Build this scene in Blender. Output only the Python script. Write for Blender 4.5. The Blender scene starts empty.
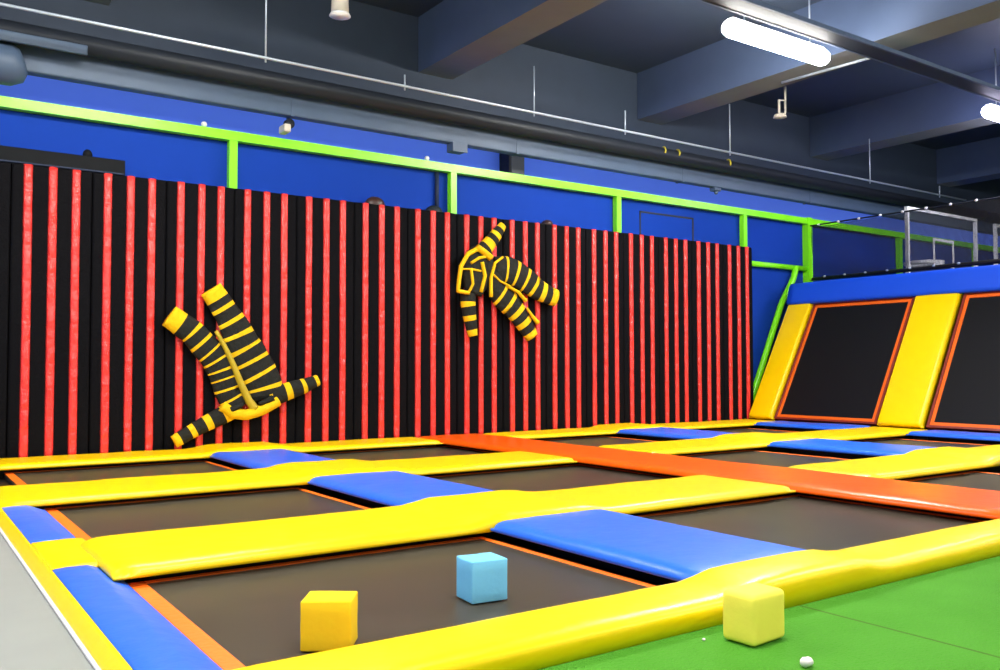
import bpy, bmesh, math, random
from mathutils import Vector, Matrix, noise
random.seed(7)
C = bpy.context.scene.collection
sc = bpy.context.scene
PI = math.pi

# ------------------------------------------------------------------ camera
F, YAW, PITCH, ROLL = 883.34, 0.60609, 0.03636, -0.00175
CAMZ = 1.0
_f = Vector((math.sin(YAW)*math.cos(PITCH), math.cos(YAW)*math.cos(PITCH), math.sin(PITCH)))
_r0 = Vector((math.cos(YAW), -math.sin(YAW), 0)); _u0 = _r0.cross(_f)
_r = _r0*math.cos(ROLL) + _u0*math.sin(ROLL)
_u = -_r0*math.sin(ROLL) + _u0*math.cos(ROLL)
cam_d = bpy.data.cameras.new('camera'); cam = bpy.data.objects.new('camera', cam_d); C.objects.link(cam)
cam_d.sensor_width = 36; cam_d.sensor_fit = 'HORIZONTAL'; cam_d.lens = F/1000*36; cam_d.clip_end = 200
M = Matrix((( _r.x, _u.x, -_f.x, 0), (_r.y, _u.y, -_f.y, 0), (_r.z, _u.z, -_f.z, CAMZ), (0, 0, 0, 1)))
cam.matrix_world = M
sc.camera = cam
def ray(u, v): return _r*((u-500)/F) - _u*((v-335)/F) + _f
def at(u, v, x=None, y=None, z=None):
    d = ray(u, v)
    t = x/d.x if x is not None else (y/d.y if y is not None else (z-CAMZ)/d.z)
    return Vector((0, 0, CAMZ)) + d*t
def depth(P): return (P - Vector((0, 0, CAMZ))).dot(_f)

# ------------------------------------------------------------------ materials
def mat(name, col, rough=.5, spec=.5, metal=0, bump=0, bscale=8, var=0, coat=0, alpha=None):
    m = bpy.data.materials.new(name); m.use_nodes = True
    nt = m.node_tree; b = nt.nodes['Principled BSDF']
    b.inputs['Base Color'].default_value = (*col, 1)
    b.inputs['Roughness'].default_value = rough
    b.inputs['Specular IOR Level'].default_value = spec
    b.inputs['Metallic'].default_value = metal
    b.inputs['Coat Weight'].default_value = coat
    b.inputs['Coat Roughness'].default_value = .12
    tc = nt.nodes.new('ShaderNodeTexCoord')
    if bump:
        n = nt.nodes.new('ShaderNodeTexNoise'); n.inputs['Scale'].default_value = bscale; n.inputs['Detail'].default_value = 4
        bp = nt.nodes.new('ShaderNodeBump'); bp.inputs['Strength'].default_value = bump; bp.inputs['Distance'].default_value = .05
        nt.links.new(tc.outputs['Object'], n.inputs['Vector']); nt.links.new(n.outputs['Fac'], bp.inputs['Height'])
        nt.links.new(bp.outputs['Normal'], b.inputs['Normal'])
    if var:
        n2 = nt.nodes.new('ShaderNodeTexNoise'); n2.inputs['Scale'].default_value = 3; n2.inputs['Detail'].default_value = 5
        mp = nt.nodes.new('ShaderNodeMapRange'); mp.inputs['To Min'].default_value = 1-var; mp.inputs['To Max'].default_value = 1+var
        mx = nt.nodes.new('ShaderNodeVectorMath'); mx.operation = 'SCALE'; mx.inputs[0].default_value = col
        nt.links.new(tc.outputs['Object'], n2.inputs['Vector']); nt.links.new(n2.outputs['Fac'], mp.inputs['Value'])
        nt.links.new(mp.outputs['Result'], mx.inputs['Scale']); nt.links.new(mx.outputs['Vector'], b.inputs['Base Color'])
    return m
def emit(name, col, s):
    m = bpy.data.materials.new(name); m.use_nodes = True
    b = m.node_tree.nodes['Principled BSDF']
    b.inputs['Base Color'].default_value = (*col, 1); b.inputs['Emission Color'].default_value = (*col, 1); b.inputs['Emission Strength'].default_value = s
    return m
YEL = mat('yellow_vinyl', (1.0, .67, .0), .32, .4, bump=.12, bscale=5)
BLU = mat('blue_vinyl', (.022, .15, .86), .36, .3, bump=.15, bscale=6)
ORA = mat('orange_vinyl', (1.0, .125, .002), .30, .28, bump=.12, bscale=5)
RED = mat('red_vinyl', (.84, .042, .036), .28, .55, bump=.9, bscale=9)
CAPB = mat('deep_blue_vinyl', (.010, .080, .74), .5, .2, bump=.15, bscale=4)
CASE = mat('black_case', (.006, .007, .009), .6, .1)
BLK = mat('black_vinyl', (.008, .008, .01), .5, .3)
PANEL = mat('black_velcro', (.0035, .0035, .005), .8, .08, bump=.2, bscale=40)
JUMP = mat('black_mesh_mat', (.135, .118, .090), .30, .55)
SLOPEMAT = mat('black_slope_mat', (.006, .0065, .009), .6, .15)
SWEB = mat('darker_orange_webbing', (.85, .14, .010), .5, .3, bump=.1, bscale=30)  # slope beds' webbing, a little darker orange than on the floor beds
WEB = mat('orange_webbing', (1.0, .19, .01), .5, .4, bump=.1, bscale=30)
DWEB = mat('dark_red_steel', (.22, .02, .012), .45)
GREEN = mat('lime_paint', (.24, .92, .006), .35, .5)
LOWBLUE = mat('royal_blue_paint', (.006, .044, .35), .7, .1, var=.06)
HIBLUE = mat('bright_blue', (.105, .225, 1.0), .6, .2, var=.05)  # lighter blue than the lower back wall
CEIL = mat('slate_ceiling_paint', (.030, .043, .070), .6, .35, var=.12)
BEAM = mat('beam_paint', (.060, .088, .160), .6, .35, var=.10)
UNDER = mat('lit_underside_grey', (.14, .15, .15), .7, .3, var=.1)  # paler tone for beam undersides, the light on them put into the colour
DUCT = mat('slate_duct', (.06, .095, .16), .5, .4, var=.15)
DARKPIPE = mat('charcoal_pipe', (.014, .018, .026), .5, .3)
STEEL = mat('galvanised_steel', (.42, .48, .56), .35, .5, metal=.4)
WHITE = mat('white_paint', (.8, .8, .8), .4)
BEIGE = mat('beige_metal', (.55, .50, .42), .4)
GREY = mat('grey_screed', (.28, .30, .285), .55, .3, var=.08)
NAVY = mat('navy_paint', (.015, .025, .06), .6, .3)
FBLUE = mat('sky_blue_foam', (.19, .60, .92), .85, .2, bump=.05, bscale=60)
FYEL = mat('yellow_foam', (.95, .66, .015), .85, .2, bump=.05, bscale=60)
FLEM = mat('lemon_foam', (1.0, .83, .11), .85, .2, bump=.05, bscale=60)
SUITB = mat('black_suit_fabric', (.016, .017, .014), .8, .2, bump=.5, bscale=14)
SUITY = mat('yellow_suit_fabric', (.85, .52, .005), .75, .2, bump=.4, bscale=14)
ZIP = mat('old_gold_zip', (.50, .36, .015), .5, .4)
GLASS = mat('clear_acrylic', (.3, .35, .4), .3, .1)
_b = GLASS.node_tree.nodes['Principled BSDF']; _b.inputs['Transmission Weight'].default_value = 0; _b.inputs['Alpha'].default_value = .05
PAPER = mat('white_paper', (.80, .74, .72), .8)
LAMP = emit('lamp_tube', (1, .98, .90), 60)
LAMPB = emit('bright_lamp_tube', (1, .98, .93), 120)
LAMPV = emit('lamp_violet', (.74, .72, 1.0), 45)
BULB = emit('small_bulb', (1, .95, .85), 2)

def floor_green():
    m = mat('green_turf', (.10, .42, .025), .8, .15, bump=.5, bscale=70)
    nt = m.node_tree; b = nt.nodes['Principled BSDF']; L = nt.links
    tc = nt.nodes.new('ShaderNodeTexCoord'); sep = nt.nodes.new('ShaderNodeSeparateXYZ'); L.new(tc.outputs['Object'], sep.inputs[0])
    wob = nt.nodes.new('ShaderNodeTexNoise'); wob.inputs['Scale'].default_value = 2.5; L.new(tc.outputs['Object'], wob.inputs['Vector'])
    a = nt.nodes.new('ShaderNodeMath'); a.operation = 'MULTIPLY_ADD'; a.inputs[1].default_value = .03; L.new(wob.outputs['Fac'], a.inputs[0]); L.new(sep.outputs['X'], a.inputs[2])
    s = nt.nodes.new('ShaderNodeMath'); s.operation = 'SUBTRACT'; s.inputs[1].default_value = 3.175; L.new(a.outputs[0], s.inputs[0])
    ab = nt.nodes.new('ShaderNodeMath'); ab.operation = 'ABSOLUTE'; L.new(s.outputs[0], ab.inputs[0])
    mr = nt.nodes.new('ShaderNodeMapRange'); mr.inputs['From Min'].default_value = .005; mr.inputs['From Max'].default_value = .012; L.new(ab.outputs[0], mr.inputs['Value'])
    n = nt.nodes.new('ShaderNodeTexNoise'); n.inputs['Scale'].default_value = 3; n.inputs['Detail'].default_value = 6; L.new(tc.outputs['Object'], n.inputs['Vector'])
    cr = nt.nodes.new('ShaderNodeMix'); cr.data_type = 'RGBA'; cr.inputs[6].default_value = (.055, .25, .012, 1); cr.inputs[7].default_value = (.09, .34, .03, 1); L.new(n.outputs['Fac'], cr.inputs[0])
    mx = nt.nodes.new('ShaderNodeMix'); mx.data_type = 'RGBA'; mx.inputs[6].default_value = (.06, .17, .012, 1); L.new(mr.outputs['Result'], mx.inputs[0]); L.new(cr.outputs[2], mx.inputs[7])
    L.new(mx.outputs[2], b.inputs['Base Color'])
    return m
TURF = floor_green()

def net_mat():
    m = bpy.data.materials.new('black_netting'); m.use_nodes = True
    nt = m.node_tree; L = nt.links; b = nt.nodes['Principled BSDF']
    b.inputs['Base Color'].default_value = (.008, .008, .010, 1); b.inputs['Roughness'].default_value = .8
    tc = nt.nodes.new('ShaderNodeTexCoord'); sep = nt.nodes.new('ShaderNodeSeparateXYZ'); L.new(tc.outputs['Object'], sep.inputs[0])
    outs = []
    for ax in ('Y', 'Z'):
        fr = nt.nodes.new('ShaderNodeMath'); fr.operation = 'PINGPONG'; fr.inputs[1].default_value = .009; L.new(sep.outputs[ax], fr.inputs[0])
        lt = nt.nodes.new('ShaderNodeMath'); lt.operation = 'LESS_THAN'; lt.inputs[1].default_value = .0032; L.new(fr.outputs[0], lt.inputs[0]); outs.append(lt)
    mx = nt.nodes.new('ShaderNodeMath'); mx.operation = 'MAXIMUM'; L.new(outs[0].outputs[0], mx.inputs[0]); L.new(outs[1].outputs[0], mx.inputs[1])
    L.new(mx.outputs[0], b.inputs['Alpha'])
    return m
NET = net_mat()

# ------------------------------------------------------------------ helpers
def obj(name, bm, m, parent=None, smooth=True, recalc=True):
    if recalc: bmesh.ops.recalc_face_normals(bm, faces=bm.faces[:])
    me = bpy.data.meshes.new(name); bm.to_mesh(me); bm.free()
    for mm in (m if isinstance(m, (list, tuple)) else [m]): me.materials.append(mm)
    if smooth:
        for p in me.polygons: p.use_smooth = True
    o = bpy.data.objects.new(name, me); C.objects.link(o)
    if parent is not None:
        o.parent = parent
        o.matrix_parent_inverse = Matrix.Translation(parent.location).inverted() if False else Matrix.Identity(4)
        o.location = -parent.location if parent.type == 'EMPTY' or True else (0, 0, 0)
        par = parent.parent
        if par is not None: o.location = (0, 0, 0)
    return o
# all part meshes are authored in world coordinates; a child is shifted back by its thing's base point
def thing(name, label, cat, loc, group=None):
    o = bpy.data.objects.new(name, None); C.objects.link(o); o.location = Vector(loc); o.empty_display_size = .1
    o['label'] = label; o['category'] = cat
    if group: o['group'] = group
    return o
def tag(o, label, cat, group=None):
    o['label'] = label; o['category'] = cat
    if group: o['group'] = group
    return o
def struct(name, bm, m, smooth=False):
    o = obj(name, bm, m, smooth=smooth); o['kind'] = 'structure'; return o
def box(bm, x0, x1, y0, y1, z0, z1, bev=0, seg=2, mi=0):
    r = bmesh.ops.create_cube(bm, size=1)
    vs = r['verts']
    for v in vs:
        v.co = Vector((x0 if v.co.x < 0 else x1, y0 if v.co.y < 0 else y1, z0 if v.co.z < 0 else z1))
    fs = {f for v in vs for f in v.link_faces}
    for f in fs: f.material_index = mi
    if bev:
        es = list({e for v in vs for e in v.link_edges})
        bmesh.ops.bevel(bm, geom=es, offset=bev, segments=seg, affect='EDGES', profile=.5)
    return bm
def B(*a, **k): return box(bmesh.new(), *a, **k)
def tube(bm, pts, r, n=10, sq=False, mi=0, caps=True):
    pts = [Vector(p) for p in pts]; rs = r if isinstance(r, (list, tuple)) else [r]*len(pts)
    if sq: n = 4
    rings = []; up = None
    for i, p in enumerate(pts):
        d = (pts[min(i+1, len(pts)-1)] - pts[max(i-1, 0)]).normalized()
        if up is None:
            up = Vector((0, 0, 1)) if abs(d.z) < .95 else Vector((0, 1, 0))
        a = d.cross(up).normalized(); b_ = a.cross(d).normalized(); up = b_
        ring = []
        for k in range(n):
            t = 2*PI*(k+(.5 if sq else 0))/n; q = rs[i]*(math.sqrt(2) if sq else 1)
            ring.append(bm.verts.new(p + a*math.cos(t)*q + b_*math.sin(t)*q))
        rings.append(ring)
    for i in range(len(rings)-1):
        for k in range(n):
            f = bm.faces.new((rings[i][k], rings[i][(k+1) % n], rings[i+1][(k+1) % n], rings[i+1][k])); f.material_index = mi
    if caps:
        for rr in (rings[0], rings[-1]):
            f = bm.faces.new(rr); f.material_index = mi
    return bm
def cyl(bm, c, r0, r1, h, n=20, mi=0, axis='Z'):
    r = bmesh.ops.create_cone(bm, cap_ends=True, segments=n, radius1=r0, radius2=r1, depth=h)
    for v in r['verts']:
        p = v.co.copy()
        if axis == 'Y': p = Vector((p.x, p.z, p.y))
        if axis == 'X': p = Vector((p.z, p.y, p.x))
        v.co = p + Vector(c)
    return bm
def ball(bm, c, rx, ry=None, rz=None, n=14):
    r = bmesh.ops.create_uvsphere(bm, u_segments=n, v_segments=max(6, n//2), radius=1)
    for v in r['verts']: v.co = Vector((v.co.x*rx, v.co.y*(ry or rx), v.co.z*(rz or rx))) + Vector(c)
    return bm
def samples(a, b, r0, r1, step):
    k = 5; s = []
    for i in range(k+1): s.append(a + r0*(1-math.cos(PI/2*i/k)))
    n = max(2, int((b-r1-a-r0)/step))
    for i in range(1, n): s.append(a+r0 + (b-r1-a-r0)*i/n)
    for i in range(k+1): s.append(b - r1*(1-math.sin(PI/2*i/k)))
    return s
def cushion(x0, x1, y0, y1, zb, zt, rx=.05, ry=.05, bump=None, wob=.004, step=.1, seed=0, rx1=None, fn=None):
    """a soft foam pad: rounded top edges, slight waviness, straight sides and a flat underside"""
    bm = bmesh.new(); rx1 = rx if rx1 is None else rx1
    xs = samples(x0, x1, rx, rx1, step); ys = samples(y0, y1, ry, ry, step)
    h = min((zt-zb)*.75, max(.02, min(rx, ry)))
    V = []
    for x in xs:
        row = []
        for y in ys:
            ex = max(0, 1-(x-x0)/rx, 1-(x1-x)/rx1); ey = max(0, 1-(y-y0)/ry, 1-(y1-y)/ry)
            e = min(1, ex*ex+ey*ey)
            z = zt - h*(1-math.sqrt(max(0, 1-e)))
            inside = 1-e
            z += wob*noise.noise(Vector((x*1.7, y*1.7, seed*3.1)))*inside
            z += .5*wob*noise.noise(Vector((x*4.5, y*4.5, 9+seed*3.1)))*inside
            if bump: z += bump(x, y)
            row.append(bm.verts.new(Vector((x, y, z))))
        V.append(row)
    nx, ny = len(xs), len(ys)
    for i in range(nx-1):
        for j in range(ny-1): bm.faces.new((V[i][j], V[i+1][j], V[i+1][j+1], V[i][j+1]))
    per = [(i, 0) for i in range(nx)] + [(nx-1, j) for j in range(1, ny)] + [(i, ny-1) for i in range(nx-2, -1, -1)] + [(0, j) for j in range(ny-2, 0, -1)]
    low = [bm.verts.new(Vector((V[i][j].co.x, V[i][j].co.y, zb))) for i, j in per]
    n = len(per)
    for k in range(n):
        a = V[per[k][0]][per[k][1]]; b_ = V[per[(k+1) % n][0]][per[(k+1) % n][1]]
        bm.faces.new((a, b_, low[(k+1) % n], low[k]))
    bm.faces.new(low)
    if fn:
        for v in bm.verts: v.co = fn(v.co)
    return bm

# ------------------------------------------------------------------ setting
XL, YF, YB = .60, 2.36, 10.62
struct('floor', B(XL, 26, -8, YF, -.12, 0), TURF)
struct('floor_left', B(-9, XL, -8, 11.2, -.12, 0), GREY)
struct('floor_pit', B(XL, 26, YF, 11.2, -.14, -.05), BLK)
struct('trim_1', B(XL-.018, XL-.003, -4, YB-.3, 0, .012, bev=.004), WHITE)
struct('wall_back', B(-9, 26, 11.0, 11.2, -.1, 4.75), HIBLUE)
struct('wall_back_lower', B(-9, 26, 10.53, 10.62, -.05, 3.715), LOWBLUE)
struct('trim_2', B(-9, 26, 10.52, 10.63, 3.716, 3.75), BLK)
struct('wall_back_upper', B(-9, 26, 10.9, 11.2, 4.751, 6.0), CEIL)
struct('wall_left', B(-9.2, -9, -8, 11.2, -.1, 6), HIBLUE)
struct('wall_right', B(26, 26.2, -8, 11.2, -.1, 6), NAVY)
struct('ceiling', B(-9.2, 26.2, -8, 11.2, 6.0, 6.2), CEIL)
for i, xc in enumerate((-2.9, 1.75, 6.42, 10.68, 15.40, 20.1)):
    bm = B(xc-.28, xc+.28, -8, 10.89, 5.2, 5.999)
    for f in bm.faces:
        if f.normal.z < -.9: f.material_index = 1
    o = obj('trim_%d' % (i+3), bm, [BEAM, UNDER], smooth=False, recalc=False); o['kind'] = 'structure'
# hatch outline on the lower blue wall
bm = bmesh.new()
for a in ((10.08, 10.11, 2.2, 3.56), (10.08, 11.35, 3.53, 3.56), (11.32, 11.35, 2.2, 3.56)): box(bm, a[0], a[1], 10.522, 10.53, a[2], a[3])
struct('door_1', bm, DARKPIPE)

# ------------------------------------------------------------------ velcro wall
PW = .767
vw = thing('velcro_backdrop', 'long black padded sticky wall with red vertical stripes in threes', 'velcro wall', (6.0, 10.26, .0)); vw['kind'] = 'thing'
for i in range(-2, 15):
    xc = 1.39 + PW*i
    p = obj('panel', cushion(xc-PW/2+.003, xc+PW/2-.003, 0, 3.06, 0, .09, .03, .03, wob=.006, step=.25, seed=i,
            fn=lambda c: Vector((c.x, 10.31-c.z, .045+c.y))), PANEL, vw)
    for k, dx in enumerate((-.232, 0, .222)):
        bm = bmesh.new(); w = .045; n = 44; V = []
        for a in range(n+1):
            z = .05 + 3.05*a/n; row = []
            for q in range(9):
                s = -1 + q/4
                d = .030*math.sqrt(max(0, 1-s*s)) + (.004*noise.noise(Vector((xc*3+k, s, z*3.3))) + .003*noise.noise(Vector((xc*3+k, s*2, z*9))))*(1-s*s)
                row.append(bm.verts.new(Vector((xc+dx+s*w + .003*noise.noise(Vector((xc+k, 5, z*.9))), 10.222-d, z))))
            V.append(row)
        for a in range(n):
            for q in range(8): bm.faces.new((V[a][q], V[a][q+1], V[a+1][q+1], V[a+1][q]))
        for row in (V[0], V[-1]): bm.faces.new(row)
        bm.faces.new([r_[0] for r_ in V]+[r_[-1] for r_ in reversed(V)])
        o = obj('red_stripe', bm, RED)
        o.parent = p; o.location = (0, 0, 0)

# ------------------------------------------------------------------ suits stuck on the wall
SY = 10.12
def limb(bm, st, thick=.34, n=14, dy=0, maxd=.07):
    """st: (u, v, width_px, material of the stretch that follows); an inflated fabric tube lying on the wall"""
    P = [at(a[0], a[1], y=SY+dy) for a in st]
    rings = []
    for i, p in enumerate(P):
        d = (P[min(i+1, len(P)-1)] - P[max(i-1, 0)]); d.y = 0; d.normalize()
        a = Vector((d.z, 0, -d.x)); w = st[i][2]*depth(p)/F/2*1.02
        ring = []
        for k in range(n):
            t = 2*PI*k/n
            jj = 1 + .06*noise.noise(Vector((p.x*6, p.z*6, k*1.3)))
            ring.append(bm.verts.new(p + a*math.cos(t)*w*jj + Vector((0, 1, 0))*math.sin(t)*min(maxd, w*thick*2)*jj))
        rings.append(ring)
    for i in range(len(rings)-1):
        for k in range(n):
            f = bm.faces.new((rings[i][k], rings[i][(k+1) % n], rings[i+1][(k+1) % n], rings[i+1][k])); f.material_index = st[i][3]
    for rr, mi in ((rings[0], st[0][3]), (rings[-1], st[-1][3])):
        f = bm.faces.new(rr); f.material_index = mi
    return bm
def banded(axis, widths, bands):
    """axis polyline in px, widths at its nodes, bands = (start, end) fractions of length that are yellow"""
    L = [0]
    for a, b_ in zip(axis, axis[1:]): L.append(L[-1] + math.hypot(b_[0]-a[0], b_[1]-a[1]))
    T = [l/L[-1] for l in L]
    cuts = sorted(set([0, 1] + [round(x, 4) for b_ in bands for x in b_] + [i/24 for i in range(25)]))
    out = []
    for i, t in enumerate(cuts):
        k = max(0, min(len(T)-2, sum(1 for x in T if x <= t)-1)); s = (t-T[k])/(T[k+1]-T[k])
        u = axis[k][0]+(axis[k+1][0]-axis[k][0])*s; v = axis[k][1]+(axis[k+1][1]-axis[k][1])*s
        w = widths[k]+(widths[k+1]-widths[k])*s
        tm = (t + (cuts[i+1] if i+1 < len(cuts) else 1))/2
        mi = 1 if any(b_[0] <= tm <= b_[1] for b_ in bands) else 0
        out.append((u, v, w, mi))
    return out
def suit_part(name, parent, axis, widths, bands, **k):
    o = obj(name, limb(bmesh.new(), banded(axis, widths, bands), **k), [SUITB, SUITY]); o.parent = parent; o.location = -parent.location; return o
def trim(name, parent, lines, m, dy=-.07):
    bm = bmesh.new()
    for pts, w in lines:
        P = [at(a[0], a[1], y=SY+dy) for a in pts]
        Q = []
        for i in range(len(P)-1):
            for s in range(4): Q.append(P[i].lerp(P[i+1], s/4))
        Q.append(P[-1])
        ws = w if isinstance(w, tuple) else (w, w)
        tube(bm, Q, [(ws[0]+(ws[1]-ws[0])*i/(len(Q)-1))*depth(q)/F/2 for i, q in enumerate(Q)], 8)
    o = obj(name, bm, m); o.parent = parent; o.location = -parent.location; return o

s1 = thing('striped_jumpsuit', 'black and yellow striped jumpsuit stuck low on the striped wall, both legs pointing up', 'jumpsuit', at(230, 370, y=SY), 'striped jumpsuits on the wall')
suit_part('trouser_leg', s1, [(169, 316), (191, 331), (202, 343), (213, 355), (221, 368), (225, 380), (229, 393), (237, 408)], [23, 25, 27, 28, 29, 28, 27, 26],
          [(0, .12), (.225, .255), (.34, .37), (.455, .475), (.545, .565), (.64, .66), (.72, .735), (.81, .83), (.90, .92)])
suit_part('trouser_leg', s1, [(211, 289), (222, 306), (230, 319), (237, 331), (243, 345), (250, 357), (257, 371), (264, 384), (267, 398)], [23, 24, 27, 31, 34, 37, 38, 37, 34],
          [(0, .10), (.165, .20), (.29, .325), (.415, .45), (.54, .57), (.655, .685), (.78, .81), (.90, .93)])
suit_part('sleeve', s1, [(236, 407), (221, 416), (207, 423), (191, 432), (174, 442)], [19, 18, 16, 14, 13], [(0, .22), (.40, .50), (.66, .74), (.90, 1)])
suit_part('sleeve', s1, [(268, 397), (280, 394), (292, 390), (304, 386), (318, 380)], [20, 19, 17, 15, 11], [(0, .06), (.33, .45), (.66, .74), (.93, 1)])
trim('shoulder_yoke', s1, [([(222, 406), (232, 413), (246, 415), (262, 410), (278, 401)], 11)], SUITY, dy=-.055)
trim('neck_opening', s1, [([(230, 410), (238, 407), (243, 404)], (7, 4))], SUITB, dy=-.085)
trim('neck_opening', s1, [([(259, 404), (267, 401), (273, 398)], (4, 7))], SUITB, dy=-.085)
trim('zip', s1, [([(216, 331), (225, 347), (233, 364), (241, 384), (249, 401), (255, 409)], (4, 9))], ZIP, dy=-.06)

s2 = thing('striped_jumpsuit', 'black and yellow striped jumpsuit stuck high on the striped wall, legs pointing right', 'jumpsuit', at(500, 285, y=SY), 'striped jumpsuits on the wall')
suit_part('torso', s2, [(487, 250), (480, 258), (476, 268), (476, 280), (473, 294)], [16, 30, 35, 32, 20], [])
suit_part('torso_side', s2, [(486, 262), (492, 276), (496, 290)], [14, 24, 20], [])
suit_part('sleeve', s2, [(481, 253), (489, 244), (496, 235), (503, 225)], [17, 15, 13, 8], [(.22, .42), (.58, .70), (.86, 1)])
suit_part('sleeve', s2, [(468, 293), (468, 305), (470, 319), (473, 336)], [18, 16, 14, 10], [(.20, .31), (.52, .64), (.85, 1)])
suit_part('trouser_leg', s2, [(494, 268), (508, 270), (518, 275), (527, 281), (535, 288), (544, 293), (556, 298)], [24, 27, 27, 26, 23, 20, 17], [(.15, .18), (.30, .34), (.46, .50), (.61, .66), (.75, .82), (.91, 1)])
suit_part('trouser_leg', s2, [(494, 288), (502, 296), (511, 305), (518, 314), (525, 325), (532, 337)], [20, 27, 25, 22, 19, 14], [(.12, .17), (.31, .37), (.49, .57), (.69, .78), (.90, 1)])
trim('yoke_piping', s2, [([(477, 247), (484, 252), (491, 258)], 7), ([(479, 248), (468, 254), (461, 266), (459, 280), (458, 291), (469, 293)], (5, 4)), ([(469, 292), (473, 284), (471, 268)], 3), ([(461, 269), (471, 269), (481, 271)], 2), ([(471, 263), (479, 258), (488, 256)], 3)], SUITY, dy=-.075)
trim('side_piping', s2, [([(482, 262), (485, 276), (481, 292)], 4), ([(491, 297), (491, 278), (495, 263), (503, 257)], (4, 2.5)), ([(492, 273), (500, 281), (510, 286)], 2)], SUITY, dy=-.075)
trim('inseam_piping', s2, [([(509, 287), (518, 292), (526, 301)], (3, 4)), ([(527, 308), (533, 317), (538, 323)], (2, 5))], SUITY, dy=-.07)

# ------------------------------------------------------------------ trampolines
ROW = {'near': (2.71, 4.375), 'middle': (5.10, 7.03), 'far': (7.75, 9.64)}
COL = [(.93, 2.90), (3.60, 5.86), (6.62, 8.52), (9.40, 11.50)]
TL = {('near', 0): 'front left trampoline carrying a yellow and a sky blue foam block', ('near', 1): 'glossy front trampoline between the big front blue pad and the orange pad',
      ('near', 2): 'front trampoline right of the orange pad, cut by the right edge', ('middle', 0): 'middle row trampoline at the left edge beside the small blue wedge pad',
      ('middle', 1): 'middle row trampoline touching the left side of the orange pad', ('middle', 2): 'middle row trampoline on the right side of the orange pad, wholly in view',
      ('middle', 3): 'middle row trampoline at the foot of the right sloped bed', ('far', 0): 'far trampoline at the left along the foot of the striped wall',
      ('far', 1): 'far trampoline at the striped wall just left of the orange pad', ('far', 2): 'far trampoline at the striped wall just right of the orange pad',
      ('far', 3): 'far trampoline at the right end of the striped wall below the left sloped bed'}
def ring_bm(x0, x1, y0, y1, w, z0, z1, wl=None, fn=None):
    bm = bmesh.new(); wl = wl or w
    box(bm, x0, x0+wl, y0, y1, z0, z1, bev=.004, seg=1); box(bm, x1-w, x1, y0, y1, z0, z1, bev=.004, seg=1)
    box(bm, x0+wl, x1-w, y0, y0+w, z0, z1); box(bm, x0+wl, x1-w, y1-w, y1, z0, z1)
    if fn:
        for v in bm.verts: v.co = fn(v.co)
    return bm
for (row, c), lab in TL.items():
    y0, y1 = ROW[row]; x0, x1 = COL[c]
    if c == 0 and row != 'near': x1 = 2.83
    t = thing('trampoline', 'black ' + lab, 'trampoline', ((x0+x1)/2, (y0+y1)/2, 0), 'floor trampolines')
    bm = bmesh.new(); nx, ny = 16, 14; V = [[None]*(ny+1) for _ in range(nx+1)]
    for i in range(nx+1):
        for j in range(ny+1):
            a, b_ = i/nx, j/ny
            V[i][j] = bm.verts.new(Vector((x0+.03+(x1-x0-.06)*a, y0+.03+(y1-y0-.06)*b_, -.002 + .0025*noise.noise(Vector((i*.35+c*7, j*.35, y0))))))
    for i in range(nx):
        for j in range(ny): bm.faces.new((V[i][j], V[i+1][j], V[i+1][j+1], V[i][j+1]))
    bmesh.ops.solidify(bm, geom=bm.faces[:], thickness=.008)
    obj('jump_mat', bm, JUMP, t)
    o = obj('edge_webbing', ring_bm(x0, x1, y0, y1, .04, -.004, .004, wl=.075 if c == 0 else None), WEB, t, smooth=False); o['label'] = 'orange webbing edge'
    obj('frame', ring_bm(x0, x1, y0, y1, .06, -.048, -.012), DARKPIPE, t, smooth=False)

# ------------------------------------------------------------------ foam pads between them
def bumps(cols, amp=.035, w=.25):
    def f(x, y):
        s = 0
        for a, b_ in cols:
            if x <= a-w or x >= b_+w: continue
            q = 1 if a <= x <= b_ else (1-(a-x)/w if x < a else 1-(x-b_)/w)
            s = max(s, q*q*(3-2*q))
        return amp*s
    return f
CR = [(3.0, 3.6), (8.85, 9.45)]
def pad(label, m, x0, x1, y0, y1, zb, zt, skirt=True, group=None, cat='pad', sk=.2, **k):
    t = thing('safety_pad', label, cat, ((x0+x1)/2, (y0+y1)/2, 0), group)
    obj('cover', cushion(x0, x1, y0, y1, zb, zt, **k), m, t)
    if skirt:
        o = obj('skirt', B(x0+sk, x1-sk, y0+sk, y1-sk, -.05, zb+.004), BLK, t, smooth=False); o['label'] = 'black underside skirt'
    return t
GY = 'yellow padded bars across the deck'
def ybar(label, x0, x1, y0, y1, zb=.045, zt=.10, rl=.12, rr=.12, cr=CR, seed=0, skirt=True):
    return pad(label, YEL, x0, x1, y0, y1, zb, zt, rx=rl, rx1=rr, ry=.07, bump=bumps(cr), wob=.007, seed=seed, group=GY, skirt=skirt)
ybar('long yellow padded bar along the front, bordering the green floor', XL+.005, 11.4, YF, 2.70, 0.001, .10, .04, .1, seed=1, skirt=False)
ybar('yellow padded bar behind the front trampolines, left of the orange pad', .85, 5.695, 4.27, 5.18, rl=.12, seed=2)
ybar('yellow padded bar behind the front trampolines, right of the orange pad', 6.705, 12.28, 4.27, 5.18, seed=3)
ybar('yellow padded bar in front of the far trampolines, left of the orange pad', XL+.015, 5.695, 6.86, 7.78, rl=.16, seed=4)
ybar('yellow padded bar in front of the far trampolines, right of the orange pad', 6.705, 12.28, 6.86, 7.78, seed=5)
ybar('yellow padded bar at the foot of the striped wall, left of the orange pad', XL+.015, 5.695, 9.46, 10.18, rl=.16, seed=6)
ybar('yellow padded bar at the foot of the striped wall, right of the orange pad', 6.705, 12.28, 9.46, 10.18, seed=7)
def obump(x, y):
    return 0
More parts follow.
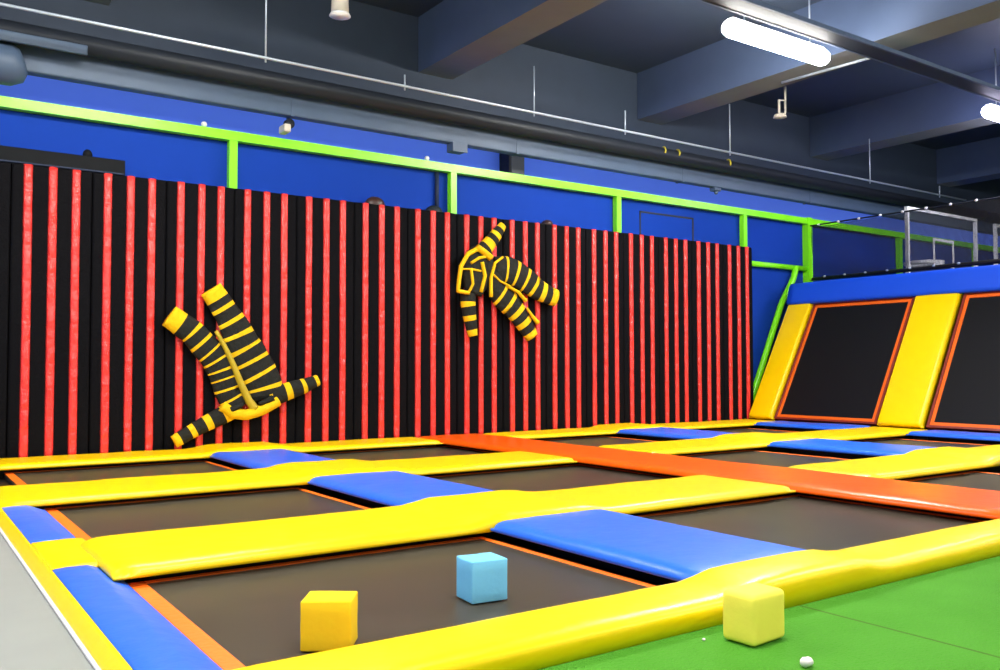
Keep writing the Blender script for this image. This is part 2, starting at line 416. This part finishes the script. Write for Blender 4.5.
pad('long orange padded strip running from the striped wall to the front', ORA, 5.70, 6.70, 2.71, 10.18, .045, .10, rx=.12, ry=.06, wob=.007, seed=8, group=None)
# left edge: yellow upstand, then blue wedges
bm = bmesh.new(); V = []
for y in (2.72, 10.18): V.append([bm.verts.new(Vector((px, y, pz))) for px, pz in ((.598, .001), (.602, .014), (.610, .024), (.636, .050), (.644, .055), (.650, .055), (.650, .001))])
for k in range(7): bm.faces.new((V[0][k], V[0][(k+1) % 7], V[1][(k+1) % 7], V[1][k]))
bm.faces.new(V[0]); bm.faces.new(V[1])
o = obj('edge_pad', bm, YEL, smooth=False); tag(o, 'narrow yellow edging pad along the left side by the grey floor', 'pad')
def wedge(label, y0, y1, seed, m=None, g='blue foam pads'):
    t = thing('safety_pad', label, 'pad', (.78, (y0+y1)/2, 0), g)
    bm = bmesh.new(); n = 24; prof = [(.652, .0), (.652, .053), (.660, .059), (.72, .062), (.80, .060), (.825, .053), (.87, .034), (.90, .022), (.918, .016), (.922, 0)]
    if m: prof = [(.652, .0), (.652, .053), (.660, .059), (.72, .062), (.80, .063), (.84, .063), (.88, .062), (.905, .058), (.920, .046), (.922, 0)]
    V = []
    for i in range(n+1):
        y = y0+(y1-y0)*i/n
        V.append([bm.verts.new(Vector((px, y, pz + (.004*noise.noise(Vector((px*6, y*2.2, seed))) if 1 < k < 8 else 0)))) for k, (px, pz) in enumerate(prof)])
    for i in range(n):
        for k in range(len(prof)-1): bm.faces.new((V[i][k], V[i][k+1], V[i+1][k+1], V[i+1][k]))
        bm.faces.new((V[i][-1], V[i][0], V[i+1][0], V[i+1][-1]))
    bm.faces.new(V[0]); bm.faces.new(V[-1])
    obj('cover', bm, m or BLU, t)
    return t
GB = 'blue foam pads'
wedge('large blue wedge pad at the front left corner, beside the orange webbing', 2.71, 4.62, 1)
wedge('short flat yellow pad at the left edge between the two blue wedge pads', 4.625, 5.375, 3, YEL, GY)
wedge('small blue wedge pad at the left edge beside the middle row trampoline', 5.38, 6.86, 2)
def bpad(label, x0, x1, y0, y1, seed, **k):
    return pad(label, BLU, x0, x1, y0, y1, .052, .108, rx=.10, ry=.05, wob=.008, seed=seed, group=GB, **k)
bpad('largest blue pad, glossy, at the front between two trampolines, meeting the front yellow bar', 2.89, 3.77, 2.69, 4.28, 11)
bpad('middle sized blue pad left of the orange strip, between the two left middle row trampolines', 2.84, 3.70, 5.17, 6.87, 12)
bpad('small blue pad at the foot of the striped wall below the lower jumpsuit', 2.82, 3.66, 7.77, 9.47, 13)
bpad('tip of a blue pad cut off by the right edge, in the front row', 8.80, 9.60, 2.69, 4.28, 14)
bpad('blue pad right of the orange strip between two middle row trampolines', 8.62, 9.60, 5.17, 6.87, 15)
bpad('thin blue pad by the striped wall right of the orange strip', 8.58, 9.55, 7.77, 9.47, 16)
bpad('blue pad at the foot of the left sloped bed', 11.55, 12.27, 7.79, 9.45, 17)
bpad('blue pad at the foot of the right sloped bed, cut by the right edge', 11.55, 12.27, 5.19, 6.85, 18)

# ------------------------------------------------------------------ sloped end wall
S0 = Vector((12.30, 0, .13)); SU = Vector((1.13, 0, 1.97)).normalized(); SN = Vector((-SU.z, 0, SU.x)); SL = 2.27
def SP(c):   # local (along y, up the slope, out of the slope)
    return Vector((S0.x, c.x, S0.z)) + SU*c.y + SN*c.z + Vector((0, 0, 0))
def slope_pad(label, y0, y1):
    t = thing('slope_pad', label, 'pad', (12.4, (y0+y1)/2, .15), 'yellow sloped pads')
    obj('cover', cushion(y0, y1, -.02, SL+.02, -.06, .07, .05, .05, wob=.005, step=.2, fn=SP, seed=int(y0*10)), YEL, t)
slope_pad('narrow yellow sloped pad between the green tube and the left sloped bed', 9.66, 10.15)
slope_pad('wide yellow sloped pad between the two sloped beds', 7.03, 7.74)
slope_pad('yellow sloped pad right of the right sloped bed', 4.45, 5.05)
def slope_bed(label, y0, y1):
    t = thing('sloped_trampoline', label, 'trampoline', (12.4, (y0+y1)/2, .15), 'sloped trampolines')
    bm = B(y0+.05, y1-.05, .05, SL-.05, -.02, -.008)
    for v in bm.verts: v.co = SP(v.co)
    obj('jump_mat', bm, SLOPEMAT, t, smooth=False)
    obj('edge_webbing', ring_bm(y0+.025, y1-.025, .025, SL-.025, .055, -.006, .006, fn=SP), SWEB, t, smooth=False)
    obj('frame', ring_bm(y0-.01, y1+.01, -.01, SL+.01, .034, -.06, .02, fn=SP), DWEB, t, smooth=False)
slope_bed('left sloped black trampoline bed with orange border, wholly in view', 7.78, 9.62)
slope_bed('right sloped black trampoline bed with orange border, cut by the right edge', 5.09, 6.97)
def cap(label, y0, y1, seed):
    a = SP(Vector((0, SL+.02, 0)))
    t = thing('cap_pad', label, 'pad', (13.6, (y0+y1)/2, 2.1), 'blue cap pads')
    
    bm = bmesh.new(); n = 40; V = []
    prof = [(13.40, 2.105), (13.33, 2.125), (13.335, 2.18), (13.40, 2.43), (13.43, 2.48), (13.48, 2.505), (13.60, 2.51), (14.30, 2.51), (14.30, 2.105)]
    for i in range(n+1):
        y = y0+(y1-y0)*i/n
        V.append([bm.verts.new(Vector((px+(.012*noise.noise(Vector((y*2, pz*3, seed))) if 0 < k < 6 else 0), y, pz))) for k, (px, pz) in enumerate(prof)])
    for i in range(n):
        for k in range(len(prof)): bm.faces.new((V[i][k], V[i][(k+1) % len(prof)], V[i+1][(k+1) % len(prof)], V[i+1][k]))
    bm.faces.new(V[0]); bm.faces.new(V[-1])
    obj('cover', bm, CAPB, t)
cap('long blue cap pad along the top of both sloped beds', 4.0, 10.14, 1)

struct('trim_9', B(13.62, 14.28, 4.0, 10.12, -.05, 2.10), DARKPIPE)
# ------------------------------------------------------------------ green frame
gf = thing('green_frame', 'lime green steel rail with posts above and behind the striped wall', 'frame', (6.4, 10.5, 0))
GYY = 10.46
obj('rail', tube(bmesh.new(), [(-8.5, GYY, 3.77), (25.5, GYY, 3.77)], .055, sq=True), GREEN, gf, smooth=False)
for x in (-5.95, -2.85, .25, 3.35, 6.44, 9.53, 12.56, 17.5, 20.6):
    obj('post', tube(bmesh.new(), [(x, GYY, -.05), (x, GYY, 3.72)], .048, sq=True), GREEN, gf, smooth=False)
obj('corner_post', tube(bmesh.new(), [(14.40, GYY, -.05), (14.40, GYY, 3.84)], .065, sq=True), GREEN, gf, smooth=False)
obj('cross_tube', tube(bmesh.new(), [(12.60, GYY, 2.86), (14.34, GYY, 2.86)], .05, 12), GREEN, gf)
pts = [at(u, v, y=GYY-.03) for u, v in ((795.5, 267), (795, 272), (793.5, 278), (790, 286), (785.5, 295), (781, 305), (767, 350), (754, 392), (744, 424))]
obj('sloped_tube', tube(bmesh.new(), pts, .058, 12), GREEN, gf)

# ------------------------------------------------------------------ net above the slope, backboards
nt_ = thing('safety_net', 'black safety net hanging above the sloped beds in front of the backboards', 'net', (14.4, 7.5, 2.6))
bm = bmesh.new(); NV = []
for i in range(41):
    y = 10.36 - 6.38*i/40
    NV.append([bm.verts.new(Vector((14.4+.03*math.sin(i*.9+j), y, 2.64+.17*j*(6.2/6.2) - (.015 if j == 6 and i % 2 else 0)))) for j in range(7)])
for i in range(40):
    for j in range(6): bm.faces.new((NV[i][j], NV[i+1][j], NV[i+1][j+1], NV[i][j+1]))
obj('netting', bm, NET, nt_, recalc=False)
obj('top_cable', tube(bmesh.new(), [(14.4, 10.385, 3.68), (14.4, 7, 3.67), (14.4, 3.9, 3.68)], .014, 8), DARKPIPE, nt_)
obj('bottom_rope', tube(bmesh.new(), [(14.4, 10.36, 2.655), (14.4, 7, 2.66), (14.4, 3.9, 2.66)], .035, 8), BLK, nt_)
for i in range(14):
    y = 10.2-.42*i
    obj('clip', ball(bmesh.new(), (14.385, y, 3.675), .028, .028, .022, 8), WHITE, nt_)
    if i < 7: obj('clip', ball(bmesh.new(), (14.37, y-.12, 2.685), .022, .03, .018, 8), STEEL, nt_)
def board(label, x0, x1, yb, z0, z1):
    t = thing('basketball_backboard', label, 'backboard', ((x0+x1)/2, yb, 0), 'basketball backboards')
    bm = bmesh.new(); w = .055
    for a in ((x0, x0+w, z0, z1), (x1-w, x1, z0, z1), (x0+w, x1-w, z0, z0+w), (x0+w, x1-w, z1-w, z1)): box(bm, a[0], a[1], yb-.03, yb+.03, a[2], a[3])
    obj('outer_frame', bm, WHITE, t, smooth=False)
    obj('pane', B(x0+w, x1-w, yb-.006, yb+.006, z0+w, z1-w), GLASS, t, smooth=False)
    xm = (x0+x1)/2; bm = bmesh.new(); s = .36; zb = z0+.28
    for a in ((xm-s, xm-s+.05, zb, zb+.42), (xm+s-.05, xm+s, zb, zb+.42), (xm-s, xm+s, zb+.42, zb+.47), (xm-s, xm+s, zb-.05, zb)): box(bm, a[0], a[1], yb-.016, yb-.007, a[2], a[3])
    obj('inner_square', bm, WHITE, t, smooth=False)
    bm = bmesh.new(); rc = Vector((xm, yb+.40, zb+.06))
    tube(bm, [rc + Vector((math.cos(2*PI*k/20)*.30, math.sin(2*PI*k/20)*.30, 0)) for k in range(21)], .04, 8, caps=False)
    box(bm, xm-.08, xm+.08, yb+.02, yb+.14, zb-.05, zb+.09)
    obj('rim', bm, WHITE, t)
    obj('stand', tube(bmesh.new(), [(xm, yb-.12, -.05), (xm, yb-.12, z0+.12)], .07, 12), DARKPIPE, t)
    return t
board('white framed clear basketball backboard with white rim behind the net', 14.97, 17.40, 8.8, 2.62, 3.87)
board('sliver of a second white backboard frame at the right edge', 18.12, 20.5, 8.8, 2.62, 3.84)

# ------------------------------------------------------------------ ducts, pipes, lamps
d = thing('air_duct', 'long slate grey air duct running above the blue wall', 'duct', (6, 9.8, 3.85))
obj('duct_body', B(-8.5, 25, 10.25, 10.40, 4.080, 4.40, bev=.02, seg=3), DUCT, d, smooth=False)
for x in (.6, 4.0, 7.4, 10.8, 14.2): obj('flange', B(x, x+.04, 10.244, 10.406, 4.074, 4.405), DUCT, d, smooth=False)
obj('elbow', tube(bmesh.new(), [(-1.0, 10.2, 4.10), (.2, 10.2, 4.10), (.98, 10.2, 4.10), (1.07, 10.2, 4.11), (1.10, 10.2, 4.12)], [.21, .21, .21, .17, .10], 20), DUCT, d)
o = obj('charcoal_pipe', tube(bmesh.new(), [(-8.5, 10.12, 4.42), (25, 10.12, 4.42)], .11, 18), DARKPIPE); tag(o, 'thick charcoal pipe running just above the slate duct', 'pipe')
o = obj('upper_duct', B(-8.5, 1.66, 9.96, 10.005, 4.27, 4.375, bev=.01), DUCT); tag(o, 'short upper duct section ending at the top left above the charcoal pipe', 'duct')
sp = thing('sprinkler_pipe', 'thin pale pipe on hanger rods below the ceiling', 'pipe', (6, 9.4, 4.4))
obj('pipe', tube(bmesh.new(), [(-8.5, 9.4, 4.42), (18.2, 9.4, 4.42)], .017, 8), STEEL, sp)
for x, zt in ((-2.6, 5.2), (.5, 6.0), (3.37, 6.0), (5.11, 4.56), (7.08, 5.05), (8.73, 4.72), (10.99, 5.2), (14.82, 5.2), (17.2, 4.6)):
    obj('hanger_rod', tube(bmesh.new(), [(x, 9.4, 4.37), (x, 9.4, zt)], .011, 6), STEEL, sp)
# wiring tray over the lamp
ct = thing('cable_tray', 'dark cable tray crossing under the ceiling beams beside the lamp', 'tray', (10, 6.4, 5.0))
obj('side_rail', B(4, 25, 6.26, 6.29, 4.985, 5.035), BEAM, ct, smooth=False)
obj('side_rail', B(4, 25, 6.53, 6.56, 4.985, 5.035), BEAM, ct, smooth=False)
obj('tray_floor', B(4, 25, 6.29, 6.53, 4.99, 5.0), DARKPIPE, ct, smooth=False)
o = obj('conduit', tube(bmesh.new(), [(10.74, 8.2, 5.178), (10.88, 6.62, 5.178)], .02, 8), STEEL); tag(o, 'thin conduit running under the beam near the small spotlight', 'conduit')
def batten(label, x0, x1, y, z, m, power, col):
    t = thing('batten_lamp', label, 'lamp', ((x0+x1)/2, y, z), 'ceiling batten lamps')
    obj('housing', B(x0+.05, x1-.05, y-.05, y+.05, z+.075, z+.105, bev=.01), WHITE, t, smooth=False)
    bm = tube(bmesh.new(), [(x0-.02, y, z-.02), (x0, y, z-.02), (x0+.06, y, z-.02), (x1-.06, y, z-.02), (x1, y, z-.02), (x1+.02, y, z-.02)], [.045, .085, .105, .105, .085, .045], 20)
    obj('diffuser', bm, m, t)
    obj('suspension', tube(bmesh.new(), [(x0+.3, y, z+.105), (x0+.3, y, 5.998)], .01, 6), STEEL, t)
    obj('suspension', tube(bmesh.new(), [(x1-.3, y, z+.09), (x1-.3, y, 5.998)], .01, 6), STEEL, t)
    L = bpy.data.lights.new('tube_light', 'AREA'); L.shape = 'RECTANGLE'; L.size = x1-x0-.1; L.size_y = .2; L.energy = power; L.color = col
    lo = bpy.data.objects.new('tube_light', L); C.objects.link(lo); lo.location = ((x0+x1)/2, y, z-.15)
    # a weaker strip facing up: the diffuser wraps round its sides and lights the beams
    return t
WARM = (1, .97, .90)
LP = 138
batten('bright white batten lamp glowing near the top right', 8.02, 9.88, 6.88, 5.0, LAMPB, LP, WARM)
batten('violet white lamp cut off by the right edge', 13.95, 16.0, 6.85, 4.98, LAMPV, LP*.5, (.85, .84, 1))
for x, y, k in ((-3.6, 6.88, .9), (1.2, 6.88, 1), (-3.6, 2.4, .7), (1.2, 2.4, .8), (7.9, 2.4, .8), (14, 2.4, .6), (1.2, -2.4, .7), (7.9, -2.4, .7), (-3.6, -2.4, .5), (14, -2.4, .5)):
    batten('white batten lamp in the part of the hall out of view', x, x+2.1, y, 5.0, LAMP, LP*k, WARM)
t = thing('added_strip_lamp', 'slim strip lamp added out of sight behind the slate duct to brighten the upper blue wall', 'lamp', (6, 10.43, 4.15))
obj('added_strip_housing', B(-8, 24, 10.408, 10.44, 4.14, 4.18), WHITE, t, smooth=False)
L = bpy.data.lights.new('added_strip_light', 'AREA'); L.shape = 'RECTANGLE'; L.size = 32; L.size_y = .03; L.energy = 52; L.color = (.93, .95, 1)  # added source hidden behind the duct, brightens the upper blue wall
lo = bpy.data.objects.new('added_strip_light', L); C.objects.link(lo); lo.location = (8, 10.445, 4.16); lo.rotation_euler = (math.radians(90), 0, 0)
def can(label, P, r=.10, h=.26):
    t = thing('spotlight', label, 'spotlight', P, 'ceiling spotlights')
    obj('can', cyl(bmesh.new(), Vector(P)+Vector((0, 0, h/2)), r, r*.9, h), BEIGE, t)
    obj('rim', cyl(bmesh.new(), Vector(P)+Vector((0, 0, -.01)), r*1.2, r*1.05, .03), WHITE, t)
    obj('stem', tube(bmesh.new(), [Vector(P)+Vector((0, 0, h)), Vector((P[0], P[1], 6.0))], .015, 8), DARKPIPE, t)
P = at(340, 14, z=4.95)
can('beige cylinder spotlight at the top edge, left of centre', P)
P = at(780, 116, z=4.82)
t = thing('spotlight', 'small beige spotlight in a U bracket below the lamp', 'spotlight', P, 'ceiling spotlights')
obj('can', cyl(bmesh.new(), P, .10, .085, .045), BEIGE, t)
obj('bracket', tube(bmesh.new(), [P+Vector((.13, 0, .26)), P+Vector((.13, 0, .08)), P+Vector((.09, 0, 0)), P+Vector((0, 0, -.02))], .016, 8), BEIGE, t)
obj('stem', tube(bmesh.new(), [P+Vector((-.02, 0, .02)), P+Vector((-.02, 0, .24)), P+Vector((.13, 0, .26)), Vector((P.x+.13, P.y, 5.3))], .018, 8), BEIGE, t)
# small fittings along the rail
def on(u, v, y): return at(u, v, y=y)
t = thing('security_camera', 'small black and white security camera under the duct near the second green post', 'camera', on(287, 130, 10.3))
Q = on(289, 124, 10.3)
obj('mount', cyl(bmesh.new(), Q, .06, .06, .07, axis='Y'), DARKPIPE, t)
obj('body', B(Q.x-.12, Q.x-.03, 10.14, 10.34, Q.z-.14, Q.z-.04, bev=.02), BEIGE, t, smooth=False)
obj('hanger', tube(bmesh.new(), [Q, Q+Vector((0, 0, .07))], .015, 8), DARKPIPE, t)
for (u, v), lab in (((204, 126), 'tiny white knob on top of the green rail left of the camera'), ((427, 158), 'tiny white knob on top of the green rail left of centre')):
    Q = on(u, v, GYY); Q.z = 3.825
    tt = obj('rail_knob', cyl(ball(bmesh.new(), Q+Vector((0, 0, .04)), .035, n=10), Q+Vector((0, 0, .015)), .02, .02, .03, 10), WHITE); tag(tt, lab, 'knob')
t = thing('junction_box', 'slate grey junction box hanging under the duct at centre', 'box', (6.5, 10.3, 3.9))
Q = on(456, 141, 10.3)
obj('body', B(Q.x-.11, Q.x+.11, 10.2, 10.38, 3.96, 4.08, bev=.015), DUCT, t, smooth=False)
obj('lid', B(Q.x-.12, Q.x+.12, 10.185, 10.2, 3.95, 4.08, bev=.004, seg=1), DUCT, t, smooth=False)
Q2 = on(716, 184, 10.3)
t = thing('junction_box', 'small dark clamp box under the duct right of centre', 'box', (Q2.x, 10.3, 3.9))
obj('body', B(Q2.x-.08, Q2.x+.08, 10.25, 10.38, 4.02, 4.08, bev=.015), DUCT, t, smooth=False)
obj('knob', ball(bmesh.new(), (Q2.x, 10.3, 4.0), .035, n=10), DUCT, t)
t = thing('speaker', 'black box speaker hanging behind the green rail at centre', 'speaker', (7.6, 10.8, 3.8))
Q = on(514, 164, 10.8)
obj('cabinet', B(Q.x-.14, Q.x+.14, 10.72, 10.998, 3.85, 4.3, bev=.02), BLK, t, smooth=False)
obj('grille', B(Q.x-.12, Q.x+.12, 10.70, 10.722, 3.9, 4.28), DARKPIPE, t, smooth=False)
for (u, v, r), lab in (((375, 203, .14), 'black dome floodlight above the wall, second stripe group left of centre post'), ((434, 211, .13), 'black dome floodlight beside the centre green post'), ((547, 223, .09), 'small brown dome floodlight above the wall right of the upper jumpsuit')):
    Q = on(u, v, 10.42)
    t = thing('floodlight', lab, 'floodlight', (Q.x, 10.42, 2.9), 'dome floodlights behind the wall')
    m_ = mat('dark_brown', (.05, .02, .015), .4) if r != .13 else DARKPIPE
    bm = cyl(bmesh.new(), (Q.x, 10.42, Q.z-.10), min(r*.8, .08), min(r*.95, .088), .2); ball(bm, (Q.x, 10.42, Q.z-.02), r, .09, r*.75)
    obj('housing', bm, m_, t)
    obj('bracket', tube(bmesh.new(), [(Q.x, 10.44, 2.6), (Q.x, 10.44, Q.z)], .02, 8), DARKPIPE, t)
    if r == .13: obj('cable', tube(bmesh.new(), [(Q.x+.09, 10.495, Q.z), (Q.x+.09, 10.495, 3.70)], .03, 8), NAVY, t)  # dark bar built for the shadow strip left of the post
t = thing('equipment_case', 'long black flat case lying along the top left of the striped wall', 'case', (1.2, 10.36, 3.1))
obj('case_body', B(-1.5, 2.12, 10.32, 10.40, 3.12, 3.29, bev=.01), CASE, t, smooth=False)
obj('bottom_edge', B(-1.5, 2.10, 10.27, 10.319, 3.115, 3.135, bev=.006), NAVY, t, smooth=False)
obj('knob', ball(bmesh.new(), (1.74, 10.36, 3.31), .05, .04, .06, 12), CASE, t)
for u, v, lab in ((663, 151, 'leftmost of three yellow straps over the charcoal pipe'), (677, 153, 'middle of three yellow straps over the charcoal pipe'), (728, 162, 'rightmost of three yellow straps over the charcoal pipe')):
    Q = on(u, v, 10.05)
    o = obj('strap', tube(bmesh.new(), [(Q.x+.012*k, 10.12-.122*math.cos(PI*k/12), 4.42+.122*math.sin(PI*k/12)) for k in range(11)], .014, 6), mat('strap_yellow', (.6, .5, .05), .6)); tag(o, lab, 'strap', 'yellow straps on the pipe')

# ------------------------------------------------------------------ foam blocks and bits
def block(label, x, y, ang, sx, sy, sz, m, bev=.006, seg=2):
    bm = B(-sx/2, sx/2, -sy/2, sy/2, 0, sz, bev=bev, seg=seg)
    bmesh.ops.subdivide_edges(bm, edges=[e for e in bm.edges if e.calc_length() > .05], cuts=3, use_grid_fill=True)
    for v in bm.verts:
        n_ = noise.noise(v.co*14+Vector((x, y, 0)))*.0022
        v.co += Vector((n_, n_, n_ if v.co.z > .02 else 0))
    o = obj('foam_block', bm, m); o.location = (x, y, .003); o.rotation_euler.z = ang
    return tag(o, label, 'foam block', 'loose foam pit blocks')
block('sky blue foam block on the front left trampoline', 2.13, 3.215, math.radians(-6), .172, .155, .176, FBLUE)
block('golden yellow foam block on the front left trampoline', 1.325, 2.99, math.radians(-35), .178, .155, .175, FYEL)
block('lemon yellow rounded foam block on the green floor by the front bar', 2.632, 2.165, math.radians(4), .20, .145, .183, FLEM, bev=.022, seg=4)
bm = ball(bmesh.new(), (2.535, 1.868, .017), .026, .020, .017, 14)
for v in bm.verts: v.co += Vector((1, 1, .3))*noise.noise(v.co*60)*.005
tag(obj('paper_scrap', bm, PAPER), 'crumpled whitish paper scrap on the green floor at the bottom edge', 'scrap')
bm = ball(bmesh.new(), (2.47, 2.26, .005), .007, .007, .005, 8)
tag(obj('paper_scrap', bm, PAPER), 'tiny white speck of paper on the green floor left of the lemon block', 'scrap')

# ------------------------------------------------------------------ world and view
w = bpy.data.worlds.new('world'); sc.world = w; w.use_nodes = True
w.node_tree.nodes['Background'].inputs[0].default_value = (.95, .97, 1, 1); w.node_tree.nodes['Background'].inputs[1].default_value = .58
sc.view_settings.view_transform = 'Standard'; sc.view_settings.look = 'None'; sc.view_settings.exposure = 0; sc.view_settings.gamma = 1
sc.view_settings.use_curve_mapping = False
